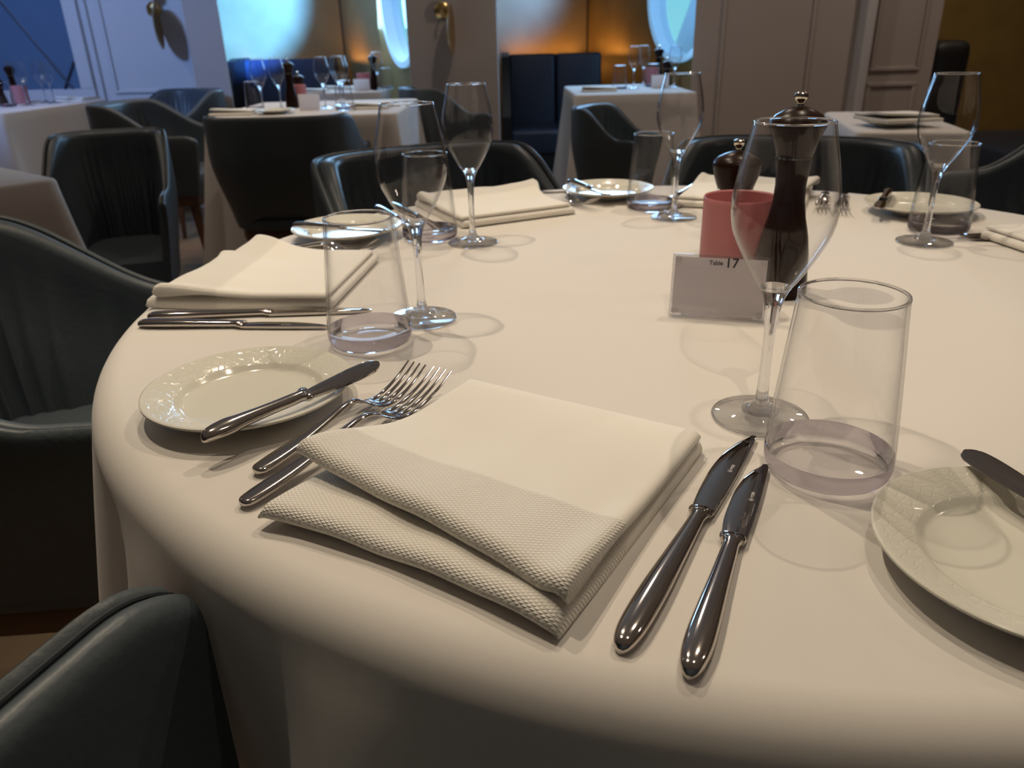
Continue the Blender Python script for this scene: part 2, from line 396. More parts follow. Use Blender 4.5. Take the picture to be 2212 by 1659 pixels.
# portholes: ring, glass pane, struts of the deck outside
for i, (pa, pb, u0, cz, r) in enumerate(PORT):
    L_, fr = wall_frame(pa, pb)
    ring = MB(); ring.lathe([(r - .006, .02), (r + .03, .02), (r + .03, -.02), (r + .012, -.03), (r - .004, -.10), (r - .008, -.10)][::-1], 96, closed=True)
    ring.v = [fr(u0 + a, c if False else -c, cz + b_) for a, b_, c in ring.v]
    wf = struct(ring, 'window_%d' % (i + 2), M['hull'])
    p = MB(); V = [fr(u0, .05, cz)] + [fr(u0 + r * cos(2 * pi * k / 64), .05, cz + r * sin(2 * pi * k / 64)) for k in range(64)]
    p.add(V, [(0, 1 + k, 1 + (k + 1) % 64) for k in range(64)]); struct(p, 'pane', M['pane'], wf)
    def strut(pts, rad):  # deck structure seen through the glass
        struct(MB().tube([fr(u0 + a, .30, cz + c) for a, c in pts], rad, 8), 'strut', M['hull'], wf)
    if i == 1:
        strut([(-.50, -.40), (.05, .42)], .065); strut([(-.45, -.24), (.2, -.24)], .010); strut([(.02, -.42), (.02, .42)], .010)
    else:
        for u in (-.26, -.20, -.10, -.02): strut([(u, -.42), (u, .42)], .010)

# rug under the tables at the left
tag(MB().box((-2.1, 3.05, .0001), (-1.28, 3.62, .0006), .0001).build('rug', M['rug']), 'dark plum carpet strip on the tan floor by the left tables', 'rug')

# ------------------------------------------------------------------ wall sconces
def sconce(x, y, z, label, tilt):
    r = empty('wall_sconce', label, 'wall light', None, (x, y, z))
    bp = MB(); bp.lathe([(0, 0), (.045, 0), (.045, .012), (.03, .02), (0, .02)], 32); bp.v = [(a, -c, b) for a, b, c in bp.v]; bp.build('backplate', M['brass'], r)
    MB().tube([(0, -.015, 0), (0, -.09, 0), (.005, -.11, -.03)], .007, 8).build('arm', M['brass'], r)
    d = MB(); d.lathe([(0, 0), (.09, .006), (.130, .020), (.134, .026), (.125, .026), (.09, .014), (0, .009)], 40)
    rot = Matrix.Rotation(radians(tilt), 3, 'Z') @ Matrix.Rotation(radians(90), 3, 'X')
    d.v = [tuple(rot @ Vector(p) + Vector((.03, -.12, -.10))) for p in d.v]; d.build('disc_shade', M['brass'], r)
    b = MB(); b.lathe([(.0001, -.04), (.02, -.035), (.035, -.02), (.04, 0), (.035, .02), (.02, .035), (.0001, .04)], 24, 0, -.11, .10); b.build('glass_globe', M['chrome'], r)
    return r
sconce(-2.18, 5.385, 1.24, 'brass disc wall light on the blue-lit white panel at the left', 104)
sconce(-.335, 4.8, 1.17, 'brass disc wall light on the cream column in the centre', 86)

# ------------------------------------------------------------------ banquettes
def banquette(name, label, x0, x1, y_back, depth, wing_left, seams, loc=(0, 0, 0)):
    r = empty(name, label, 'banquette', 'navy leather banquettes along the gold walls', loc)
    top = .93
    MB().box((x0, y_back - depth, .02), (x1, y_back, .30), .01).build('base', M['black'], r)
    MB().box((x0 + .02, y_back - depth + .01, .06), (x1 - .02, y_back - depth + .004, .22), .001).build('kick_plate', M['brass'], r)
    MB().box((x0 + .005, y_back - depth - .02, .30), (x1 - .005, y_back - .12, .46), .03, 3).build('seat', M['navy'], r)
    xs = [x0] + seams + [x1]
    for a, b in zip(xs[:-1], xs[1:]):
        rot = Matrix.Rotation(radians(-7), 3, 'X')
        MB().box((a + .003, -.05, -.25), (b - .003, .05, .245), .028, 3, rot, ((0, y_back - .12, top - .26))).build('back_cushion', M['navy'], r)
    MB().box((x0, y_back - .06, .30), (x1, y_back, top - .02), .01).build('back_panel', M['black'], r)
    if wing_left is not None:
        w = MB(); a = wing_left
        poly = [(y_back, .02), (y_back - depth - .03, .02), (y_back - depth - .03, .55), (y_back - depth + .12, top - .12), (y_back - depth + .2, top - .02), (y_back - .3, top), (y_back, top)]
        w.loft([[(a, p, q) for p, q in poly], [(a + .055, p, q) for p, q in poly]]); w.build('wing', M['black'], r, angle=20)
    return r
banquette('banquette', 'navy leather banquette with black wing under the left gold wall', -2.08, -1.33, 6.72, .60, -2.09, [-1.70])
banquette('banquette', 'navy leather banquette between the cream column and centre gold wall', .03, .70, 6.05, .7, -.015, [.37])
r = empty('banquette', 'dark corner banquette against the gold wall at the far right', 'banquette', 'navy leather banquettes along the gold walls')
MB().box((2.435, 4.70, .30), (2.66, 4.95, .95), .07, 4).build('back_cushion', M['black'], r)
MB().box((2.45, 3.75, .30), (4.2, 4.72, .46), .03, 3).build('seat', M['navy'], r)
MB().box((2.48, 3.80, .01), (4.2, 4.72, .30), .01).build('base', M['black'], r)
# glowing strips behind the banquette tops, on the wall
for pts, what in (([(-2.1, 6.78), (-1.45, 6.78)], 'behind the left banquette'), ([(.06, 6.78), (.58, 6.78)], 'behind the centre banquette'), ([(2.43, 6.78), (3.2, 6.78)], 'at the far right')):
    tag(MB().tube([(x, y, .80) for x, y in pts], .008, 6).build('strip_sconce', M['led']), 'amber glowing strip on the gold wall ' + what, 'strip light', 'amber strip lights')

# ------------------------------------------------------------------ tub chair
def make_chair():
    root = empty('tub_chair', '', 'chair', 'blue-grey leather tub chairs')
    W2, FR, BK = .275, .24, -.285
    pl = [(-W2, FR)]
    for i in range(1, 9): pl.append((-W2, FR - (FR + .0) * i / 8))
    for i in range(1, 29):
        a = pi * i / 28; c, s_ = cos(a), sin(a)
        pl.append((-W2 * (abs(c) ** .62) * (1 if c > 0 else -1), BK * abs(s_) ** .62))
    for i in range(1, 9): pl.append((W2, 0 + FR * i / 8))
    # resample by arc length
    D = [0]
    for a, b in zip(pl[:-1], pl[1:]): D.append(D[-1] + hypot(b[0] - a[0], b[1] - a[1]))
    def at(t):
        d = t * D[-1]
        for i in range(len(D) - 1):
            if d <= D[i + 1] + 1e-9:
                k = (d - D[i]) / max(1e-9, D[i + 1] - D[i]); return (pl[i][0] + (pl[i + 1][0] - pl[i][0]) * k, pl[i][1] + (pl[i + 1][1] - pl[i][1]) * k)
        return pl[-1]
    n = 150
    def frame(i):
        t = i / (n - 1); x, y = at(t); a = at(max(0, t - .012)); b = at(min(1, t + .012))
        dx, dy = b[0] - a[0], b[1] - a[1]; l = hypot(dx, dy); return x, y, -dy / l, dx / l, t    # inward normal
    def top(y): return .658 + .134 * smooth(.12, -.17, y) - .020 * max(0, (y - .175) / .065) ** 2.5
    def taper(z): return .80 + .20 * smooth(.36, .66, z)
    rng = random.Random(3)
    def ring(i, o0, o1, zb, zt, pleat, arch):
        x, y, nx, ny, t = frame(i)
        if nx * -x + ny * -(y - .1) < 0: nx, ny = -nx, -ny
        b = zb + (arch * max(0., cos(pi * x / .36)) if y < -.12 and abs(x) < .18 else 0)
        z1 = zt(y); out = []
        def P(o, z):
            k = taper(z); return ((x + nx * o) * k, (y + ny * o) * k, z)
        m = 9
        for j in range(m + 1):
            z = b + (z1 - .018 - b) * j / m; out.append(P(o0, z))
        mid = (o0 + o1) / 2; hw = (o1 - o0) / 2
        for j in range(1, 6):
            a = pi * j / 6; out.append(P(mid - hw * cos(a), z1 - .018 + .018 * sin(a)))
        for j in range(m, -1, -1):
            z = b + (z1 - .018 - b) * j / m; f = smooth(0, .15, (z1 - .018 - z)) ; out.append(P(o1 + pleat * f + .045 * smooth(0, .20, z1 - .018 - z) * smooth(.12, -.12, y), z))
        return out
    sh = MB(); sh.loft([ring(i, 0, .0165, .405, top, 0, .05) for i in range(n)]); sh.build('outer_shell', M['leather'], root, angle=60)
    ph = []
    acc = 0
    for i in range(n):
        y = frame(i)[1]
        acc += .62 + .25 * sin(i * .37)
        ph.append(-.015 * abs(sin(acc * .9)) ** .7 * smooth(.22, .0, y) if y < .22 else 0)
    bk = MB(); bk.loft([ring(i, .013, .036 + .022 * smooth(.10, -.15, frame(i)[1]), .43, lambda y: top(y) - .002, ph[i], 0) for i in range(n)]); bk.build('pleated_back', M['leather_in'], root, angle=80)
    pts = []
    for i in range(n):
        x, y, nx, ny, t = frame(i)
        if nx * -x + ny * -(y - .1) < 0: nx, ny = -nx, -ny
        k = taper(top(y)); pts.append(((x + nx * .0148) * k, (y + ny * .0148) * k, top(y) - .0045))
    MB().tube(pts, .0016, 6).build('piping', M['welt'], root)
    def slab(sc, z0, z1, bev, yf=0):
        rings = []
        outl = [at(k / 59) for k in range(60)]
        for off, z in ((bev, z0), (bev * .3, z0 + bev * .3), (0, z0 + bev), (0, z1 - bev), (bev * .3, z1 - bev * .3), (bev, z1), (bev * 2.5, z1 + bev * .15)):
            q = []
            for x, y in outl: q.append((x * (sc - off / .27), (y - .0) * (sc - off / .27) + yf, z))
            rings.append(q)
        return MB().loft(rings)
    slab(.80, .385, .425, .006).build('seat_base', M['leather'], root)
    slab(.79, .415, .485, .022, .012).build('seat_cushion', M['leather_in'], root)
    slab(.74, .335, .388, .008).build('wood_frame', M['walnut'], root)
    for sx, sy in ((-1, 1), (1, 1), (-1, -1), (1, -1)):
        a = Vector((sx * .15, sy * .14 - .01, .345)); b = Vector((sx * .205, sy * .20 - .015, 0))
        MB().tube([a, a.lerp(b, .5), b], [.021, .017, .011], 12).build('leg', M['walnut'], root)
    return root
CH = make_chair()
def chair(x, y, facing, label, scale=None):
    return place(CH, label, (x, y, 0), radians(facing - 90), 'blue-grey leather tub chairs', scale=scale)
chair(-.640, .975, 5, 'large blue-grey tub chair at the left edge of the round table')
chair(-.043, .066, 71, 'tub chair in the near left corner, only its stitched arm showing beside the cloth', (1, 1, 1.13))
chair(-.115, 1.68, -62, 'tub chair on the far side of the round table, behind two stemmed glasses')
chair(.60, 1.66, 246, 'tub chair on the far side of the round table, behind the pepper mill')
chair(1.43, 1.92, 184, 'tub chair partly seen at the right edge, its arm before the side table')
chair(-.83, 3.09, 90, 'tub chair with its smooth dark back to us at the square table')
chair(-1.62, 3.85, 0, 'grey tub chair with pleated inside at the left end of the square table')
chair(-1.95, 4.74, -125, 'farthest tub chair at left, half hidden in front of the white panelled wall')
chair(-1.12, 2.22, -74, 'dark tub chair with blue-lit side between the left corner table and the round table', (.60, .9, 1.01))
chair(.50, 3.60, -28, 'tub chair with glossy pleats beside the table by the centre banquette', (.66, .66, .93))
chair(-.335, 4.50, 25, 'black looking tub chair standing against the cream column', (.8, .8, 1))

# ------------------------------------------------------------------ tables and cloths
def square_table(cx_, cy, hx, hy, rz, name_label, cloth_label, hem=.26, corner=.10):
    t = empty('dining_table', name_label, 'table', 'cloth-covered dining tables', (cx_, cy, 0), rz)
    MB().box((-hx + .012, -hy + .012, .715), (hx - .012, hy - .012, .744), .006).build('tabletop', M['walnut'], t)
    MB().tube([(0, 0, .04), (0, 0, .715)], .04, 16).build('pedestal', M['black'], t)
    MB().lathe([(0, .0), (.26, .0), (.26, .012), (.06, .04), (0, .04)], 32).build('foot_plate', M['black'], t)
    mb = MB(); rc = .035; n = 0; per = []
    for qx, qy, a0 in ((1, 1, 0), (-1, 1, 90), (-1, -1, 180), (1, -1, 270)):
        for k in range(9):
            a = radians(a0 + 90 * k / 8); per.append(((hx - rc) * qx + rc * cos(a), (hy - rc) * qy + rc * sin(a), cos(a), sin(a), 1 - abs(k - 4) / 4))
        nx_, ny_ = {0: (-1, 1), 90: (-1, -1), 180: (1, -1), 270: (1, 1)}[a0]
        x0, y0 = (hx - rc) * qx + rc * cos(radians(a0 + 90)), (hy - rc) * qy + rc * sin(radians(a0 + 90))
        x1, y1 = (hx - rc) * nx_ + rc * cos(radians(a0 + 90)), (hy - rc) * ny_ + rc * sin(radians(a0 + 90))
        for k in range(1, 16):
            f = k / 16; per.append((x0 + (x1 - x0) * f, y0 + (y1 - y0) * f, cos(radians(a0 + 90)), sin(radians(a0 + 90)), -min(f, 1 - f)))
    m = len(per); rings = []
    for j in range(3): rings.append([(x * (j / 3 + .0005), y * (j / 3 + .0005), .7495) for x, y, *_ in per])
    rings.append([(x - nx * .012, y - ny * .012, .7495) for x, y, nx, ny, c in per]); rings.append([(x - nx * .004, y - ny * .004, .748) for x, y, nx, ny, c in per]); rings.append([(x, y, .742) for x, y, nx, ny, c in per])
    for j in range(1, 13):
        s_ = j / 12; q = []
        for i, (x, y, nx, ny, c) in enumerate(per):
            zb = corner + (hem - corner) * (0 if c > 0 else smooth(0, .45, -c)) if c <= 0 else corner
            fl = .10 * (c if c > 0 else 0) ** 1.0 + (.035 * exp(-((-c) / .06) ** 2) if c <= 0 else .03) - (.02 * sin(-c * 40) * (1 if c < 0 else 0) * .4)
            o = fl * s_; q.append((x + nx * o, y + ny * o, .742 + (zb - .742) * s_))
        rings.append(q)
    mb.loft(rings, cap=False)
    o = mb.build('tablecloth', M['cloth2'], None, loc=(cx_, cy, 0), rz=rz, angle=70)
    tag(o, cloth_label, 'tablecloth', 'white cloths on the surrounding tables')
square_table(-.85, 3.80, .405, .44, 0, 'square table under the cloth behind the dark chair back', 'white cloth on the square table with pink candle behind the dark chair back')
square_table(-2.83, 4.47, .43, .46, radians(-6), 'table under the cloth below the leaded window', 'white cloth on the table below the leaded blue window')
square_table(-1.61, 1.78, .41, .41, radians(50), 'table under the cloth at the left edge', 'white cloth corner on the table at the left edge, nearest to us')
square_table(.67, 4.55, .31, .42, 0, 'table under the cloth in front of the centre banquette', 'white cloth on the table in front of the centre banquette')
square_table(-1.01, 5.12, .275, .20, 0, 'farthest table under a cloth by the left banquette', 'white cloth on the farthest table beside the left banquette')
square_table(1.235, 2.585, .155, .33, radians(-13), 'side table under the cloth at the right', 'white cloth on the side table at the right, by the cream wall')

def round_table():
    cx_, cy, R = .235, .890, .668
    t = empty('round_table', 'large round dining table under the white cloth', 'table', None, (cx_, cy, 0))
    MB().lathe([(0, .71), (R - .03, .71), (R - .02, .72), (R - .02, .735), (R - .03, .745), (0, .745)], 64).build('tabletop', M['walnut'], t)
    MB().tube([(0, 0, .03), (0, 0, .715)], .06, 20).build('pedestal', M['black'], t)
    MB().lathe([(0, .0), (.36, .0), (.36, .015), (.08, .04), (0, .04)], 40).build('foot_plate', M['black'], t)
    n = 420; mb = MB(); rr = .030
    rng = random.Random(11)
    phis = [radians(a) for a in (-158, -136, -119, -101, -80, -57, -30, -4, 22, 50, 77, 102, 128, 153, 178)]
    def fold(th):
        v = 0
        for k, p in enumerate(phis):
            d = (th - p + pi) % (2 * pi) - pi; w = .10 if k in (1, 2, 3) else .14 + .03 * sin(k * 2.1)
            v += exp(-(d / w) ** 2)
        return v
    rings = []
    for j in range(0, 12): rings.append([(max(.0005, (R - rr) * j / 11) * cos(2 * pi * k / n), max(.0005, (R - rr) * j / 11) * sin(2 * pi * k / n), TZ - .0005) for k in range(n)])
    for j in range(1, 11):
        a = pi / 2 * j / 10 * .93
        rings.append([((R - rr + rr * sin(a)) * cos(2 * pi * k / n), (R - rr + rr * sin(a)) * sin(2 * pi * k / n), TZ - .0005 - rr * (1 - cos(a))) for k in range(n)])
    z0 = rings[-1][0][2]; r0 = R - rr + rr * sin(pi / 2 * .93)
    for j in range(1, 33):
        s_ = j / 32; q = []
        for k in range(n):
            th = 2 * pi * k / n; f = fold(th)
            tk = max(exp(-(((th - a_ + pi) % (2 * pi) - pi) / .34) ** 2) for a_ in (radians(172), radians(117), radians(66)))
            r = r0 + .010 * s_ + ((.17 - .12 * tk) * f - .05) * s_ ** .85 - .24 * tk * s_ ** .7
            q.append((r * cos(th), r * sin(th), z0 + (.16 - z0) * s_))
        rings.append(q)
    mb.loft(rings, cap=False)
    c = mb.build('tablecloth', M['cloth'], None, loc=(cx_, cy, 0), angle=0)
    tag(c, 'large white cloth draped over the round table in the foreground', 'tablecloth')
round_table()

# ------------------------------------------------------------------ glassware
WP = spline([(.0115, .104), (.0127, .1058), (.0165, .1112), (.0258, .1276), (.0328, .143), (.0353, .158), (.0347, .172), (.0320, .188), (.0288, .202), (.0260, .215)], 6)
def wine_glass():
    r = empty('wine_glass', '', 'wine glass', 'tulip wine glasses')
    th = .0009
    prof = WP + [(WP[-1][0] - th * .5, .2157)] + [(max(.0004, a - th), b + (.0006 if b < .15 else 0)) for a, b in reversed(WP)]
    MB().lathe(prof, 72).build('bowl', M['glass'], r, angle=0)
    MB().lathe([(.0255 + .0008 * cos(a), .2157 + .0008 * sin(a)) for a in [2 * pi * k / 8 for k in range(8)]], 72, closed=True).build('rim', M['stem'], r)
    st = spline([(.0140, .0068), (.0100, .0085), (.0065, .0125), (.0046, .020), (.0040, .034), (.0039, .055), (.0043, .072), (.0053, .084), (.0068, .093), (.0096, .1005), (.0115, .104)], 5)
    prof = [(.0001, .0050), (.0135, .0050)] + st + [(.0100, .1045), (.006, .1030), (.0001, .1022)]
    MB().lathe(prof, 40).build('stem', M['stem'], r, angle=50)
    prof = [(.0001, .0), (.034, .0), (.0352, .0008), (.0357, .0018), (.0352, .0026), (.030, .0032), (.021, .0044), (.014, .0066), (.0095, .0092), (.0001, .0094)]
    MB().lathe(prof, 72).build('foot', M['foot'], r, angle=50)
    MB().lathe([(.0352 + .0009 * cos(a), .0014 + .0009 * sin(a)) for a in [2 * pi * k / 8 for k in range(8)]], 72, closed=True).build('foot_rim', M['stem'], r)
    return r
WG = wine_glass()
def tumbler():
    r = empty('water_tumbler', '', 'tumbler', 'tapered water tumblers')
    out = spline([(.0395, .004), (.0407, .010), (.0405, .022), (.0385, .048), (.0358, .080), (.0335, .105), (.0322, .1215)], 5)
    th = .0019
    prof = [p for p in out if p[1] >= .0155] + [(.0322 - th * .5, .1223)] + [(a - th, b) for a, b in reversed(out) if b >= .0155]
    MB().lathe(prof, 72).build('wall', M['glass'], r, angle=0)
    MB().lathe([(.0314 + .0011 * cos(a), .1223 + .0011 * sin(a)) for a in [2 * pi * k / 8 for k in range(8)]], 72, closed=True).build('rim', M['stem'], r)
    low = [p for p in out if p[1] < .0160]
    prof = [(.0001, .0008), (.030, .0008), (.034, .0), (.0375, .0014)] + low + [(.0406, .0158), (.0391, .0160), (.037, .0142), (.031, .0120), (.020, .0112), (.0001, .0110)]
    MB().lathe(prof, 72).build('thick_base', M['solid'], r, angle=50)
    return r
TU = tumbler()
g = 'tulip wine glasses'
place(WG, 'largest wine glass in the foreground, right of the napkin, beside a tumbler', (.189, .525, TZ), 0, g)
place(WG, 'wine glass at left, directly behind the tumbler with the empty bread plate in front', (-.093, .774, TZ), .4, g)
place(WG, 'wine glass standing by the far folded napkin, left of the table centre', (-.051, 1.102, TZ), .7, g)
place(WG, 'wine glass on the far side of the round table, left of the pink candle', (.267, 1.234, TZ), 1.1, g)
place(WG, 'wine glass at the right of the round table, before the right bread plate', (.571, 1.037, TZ), 1.6, g)
g = 'tapered water tumblers'
place(TU, 'tumbler in the right foreground, between two knives and a bread plate', (.210, .448, TZ), 0, g)
place(TU, 'tumbler at left between the bread plate and the left wine glass', (-.138, .712, TZ), .5, g)
place(TU, 'tumbler half hidden behind the left wine glass', (-.116, 1.140, TZ), .9, g)
place(TU, 'tumbler on the far side, in front of the far bread plate', (.243, 1.310, TZ), 1.3, g)
place(TU, 'tumbler behind the right wine glass on the round table', (.622, 1.10, TZ), 1.9, g)

# ------------------------------------------------------------------ plates
def bread_plate():
    prof = [(.0001, .003), (.030, .003), (.034, .0), (.040, .0), (.043, .003), (.055, .0065), (.070, .0118), (.0815, .0155), (.083, .0168), (.0828, .0180), (.0815, .0185),
            (.070, .0150), (.060, .0118), (.0575, .0105), (.0555, .0078), (.052, .0062), (.040, .0056), (.0001, .0055)]
    o = MB().lathe(prof, 96).build('bread_plate', M['plate'], None, angle=30)
    return tag(o, '', 'plate', 'white bread plates with a crackled rim')
BP = bread_plate(); g = 'white bread plates with a crackled rim'
place(BP, 'white bread plate at left with a butter knife across it, beside the forks', (-.215, .575, TZ), 0, g)
place(BP, 'white bread plate cut by the right edge, beside the foreground tumbler', (.278, .333, TZ), 1, g)
place(BP, 'white bread plate behind the left tumbler and left napkin', (-.243, 1.162, TZ), 2, g)
place(BP, 'white bread plate at the far edge behind the far tumbler', (.185, 1.428, TZ), 3, g)
place(BP, 'white bread plate at right behind the right tumbler', (.655, 1.222, TZ), 4, g)

# ------------------------------------------------------------------ cutlery (handle end at the origin, pointing +X)
def ell(x, y, z, w, h, n=16, p=2.2):
    out = []
    for k in range(n):
        a = 2 * pi * k / n; c, s_ = cos(a), sin(a)
        out.append((x, y + w / 2 * math.copysign(abs(c) ** (2 / p), c), z + h / 2 * math.copysign(abs(s_) ** (2 / p), s_)))
    return out
def knife(L, lb, name, label_cat, wmax=.0158, bw=.0180, logo=True, group='', round_tip=False):
    root = empty(name, '', label_cat, group)
    lh = L - lb
    st = spline([(.0, .003, .003), (.002, .0085, .0065), (.008, .0125, .0082), (.020, .0150, .0088), (.36 * lh, wmax * .97, .0086), (.62 * lh, wmax * .80, .0078), (.84 * lh, .0102, .0072), (.93 * lh, .0096, .0072), (.975 * lh, .0118, .0072), (lh, .0135, .0062)], 5)
    MB().loft([ell(x, 0, max(h, .003) / 2 + .0004, w, max(h, .003), 20, 2.4) for x, w, h in st]).build('handle', M['steel'], root, angle=60)
    # bolster ring and blade; the back is the -Y side, the cutting edge bellies to +Y
    MB().loft([ell(lh - .003, 0, .0036, .0140, .0064, 20), ell(lh - .0005, .0003, .0036, .0156, .0066, 20), ell(lh + .003, .0006, .0034, .0150, .0054, 20)]).build('bolster', M['steel'], root)
    rings = []
    wp = spline([(0, .0142), (.2, .0168), (.42, bw), (.60, bw * .95), (.78, bw * .76), (.90, bw * .53), (.97, .0055), (1, .0035)] if not round_tip else
                [(0, .0098), (.25, bw * .82), (.55, bw * .98), (.75, bw), (.88, bw * .90), (.95, bw * .66), (.985, bw * .38), (1, .0020)], 5)
    for f, w_ in wp:
        x = lh + .001 + (lb - .001) * f
        if round_tip: back = -w_ * .5 + .0020 * f * f
        else: back = -.0074 - .0008 * sin(pi * f) + (.0010 * max(0, f - .965) / .035)
        edge = back + w_
        zt, zb = .0036, .0014
        rings.append([(x, back, zb), (x, back, zt), (x, back + w_ * .16, zt + .0003), (x, back + w_ * .80, zt + .0001), (x, edge, (zt + zb) / 2 + .0002), (x, back + w_ * .88, zb)])
    b = MB().loft(rings).build('blade', M['blade'], root, angle=25)
    if logo:
        tx = lh + lb * .52
        yy = -.0030; R180 = Matrix.Rotation(radians(180), 4, 'Z')
        text_mesh('SOLA', .0027, 'engraving', M['etch'], b, Matrix.Translation((tx + .002, yy, .00392)) @ R180, .0001)
        em = MB(); em.lathe([(.00120, 0), (.00142, 0), (.00142, .0001), (.00120, .0001)], 24, closed=True)
        em.build('engraved_ring', M['etch'], b, loc=(tx - .0036, yy, .0039))
        text_mesh('W', .0018, 'engraved_emblem', M['etch'], b, Matrix.Translation((tx - .0036, yy, .00392)) @ R180, .0001)
    return root
def fork(L, name, group):
    root = empty(name, '', 'fork', group)
    zc = spline([(0, .0040), (.06, .0048), (.22, .0080), (.40, .0135), (.50, .0172), (.56, .0178), (.61, .0145), (.66, .0090), (.71, .0060), (.77, .0058), (.84, .0088), (.92, .0145), (1, .0225)], 4)
    def Z(f):
        for (a, b), (c, d) in zip(zc[:-1], zc[1:]):
            if f <= c: return b + (d - b) * smooth(a, c, f) if False else b + (d - b) * (f - a) / (c - a)
        return zc[-1][1]
    st = spline([(0, .004, .0035), (.008, .0095, .0050), (.03, .0135, .0056), (.10, .0152, .0054), (.22, .0135, .0046), (.36, .0095, .0040), (.48, .0064, .0040), (.56, .0060, .0038), (.60, .0072, .0034)], 5)
    MB().loft([ell(f * L, 0, Z(f), w, h, 18, 2.3) for f, w, h in st]).build('handle', M['steel'], root, angle=60)
    hd = MB(); pr = spline([(.595, .0070), (.62, .0115), (.65, .0185), (.68, .0222), (.71, .0236)], 5)
    hd.loft([ell(f * L, 0, Z(f) , w, .0026, 18, 2.6) for f, w in pr])
    for k in range(4):
        yc = (k - 1.5) * .0060
        rg = []
        for i in range(15):
            f = .69 + (1 - .69) * i / 14; g_ = i / 14
            rg.append(ell(f * L, yc * (1 + .04 * g_), Z(f), .0046 - .0030 * g_, .0026 - .0012 * g_, 8, 2.4))
        hd.loft(rg)
    hd.build('tines', M['steel'], root, angle=50)
    return root
gk, gs, gb, gf, gg = 'dinner knives on the round table', 'small starter knives on the round table', 'butter knives on the bread plates', 'dinner forks on the round table', 'starter forks on the round table'
KN = knife(.243, .112, 'dinner_knife', 'knife', group=gk)
KS = knife(.206, .093, 'starter_knife', 'knife', .0148, .0170, group=gs)
KB = knife(.157, .072, 'butter_knife', 'knife', .0125, .0160, False, gb, True)
FK = fork(.204, 'dinner_fork', gf)
FS = fork(.172, 'starter_fork', gg)
def lay(proto, end, tip, label, z=TZ, zt=None, roll=0):
    a = atan2(tip[1] - end[1], tip[0] - end[0]); d = hypot(tip[0] - end[0], tip[1] - end[1])
    p = -atan2((zt - z), d) if zt is not None else 0
    return place(proto, label, (end[0], end[1], z), rot=(roll, p, a))
lay(KN, (.048, .281), (.169, .491), 'larger of the two foreground knives, right of the big napkin')
lay(KS, (.077, .264), (.166, .453), 'smaller foreground knife, nearest to the tumbler base')
lay(KN, (-.394, .796), (-.159, .804), 'longer knife below the left napkin, tip seen through the tumbler')
lay(KS, (-.394, .773), (-.190, .756), 'shorter knife below the left napkin, nearest to the bread plate')
lay(KN, (-.208, 1.394), (-.098, 1.184), 'dinner knife by the far folded napkin, tip behind the wine glass')
lay(KS, (-.232, 1.372), (-.138, 1.188), 'starter knife by the far folded napkin, hidden behind the hazy tumbler')
lay(KN, (.405, 1.505), (.284, 1.297), 'dinner knife beyond the far wine glass, left of the pink candle')
lay(KS, (.372, 1.512), (.266, 1.335), 'starter knife beyond the far wine glass, touching the far plate side')
lay(KN, (.875, 1.080), (.634, 1.056), 'dinner knife at the right edge behind the right napkin corner')
lay(KS, (.840, 1.050), (.636, 1.036), 'starter knife at the right edge, directly behind the right napkin corner')
lay(KB, (-.217, .474), (-.110, .587), 'butter knife lying across the left bread plate', TZ + .0180, TZ + .0245, .3)
lay(KB, (.321, .272), (.289, .424), 'butter knife on the bread plate cut by the right edge', TZ + .0185, TZ + .021, -.22)
lay(KB, (-.322, 1.153), (-.173, 1.099), 'butter knife on the bread plate behind the left napkin', TZ + .0190, TZ + .019)
lay(KB, (.118, 1.478), (.170, 1.340), 'butter knife on the far bread plate behind the far tumbler', TZ + .019, TZ + .019)
lay(KB, (.640, 1.300), (.560, 1.165), 'butter knife on the right bread plate, left of the right tumbler', TZ + .019, TZ + .019)
lay(FS, (-.177, .456), (-.080, .597), 'foreground fork nearest the left bread plate', TZ)
lay(FK, (-.174, .416), (-.057, .583), 'foreground fork tucked closest to the big napkin', TZ)
lay(FS, (-.345, 1.094), (-.186, 1.045), 'starter fork behind the left napkin, seen through the tumbler')
lay(FK, (-.364, 1.072), (-.172, 1.022), 'dinner fork alongside the left napkin, nearest to it')
lay(FK, (.050, 1.478), (.150, 1.300), 'dinner fork at the right end of the far folded napkin')
lay(FK, (.606, 1.395), (.524, 1.208), 'dinner fork with tines towards us, right of the foreground wine glass')
lay(FS, (.570, 1.388), (.500, 1.228), 'starter fork with tines towards us, seen through the foreground wine glass')

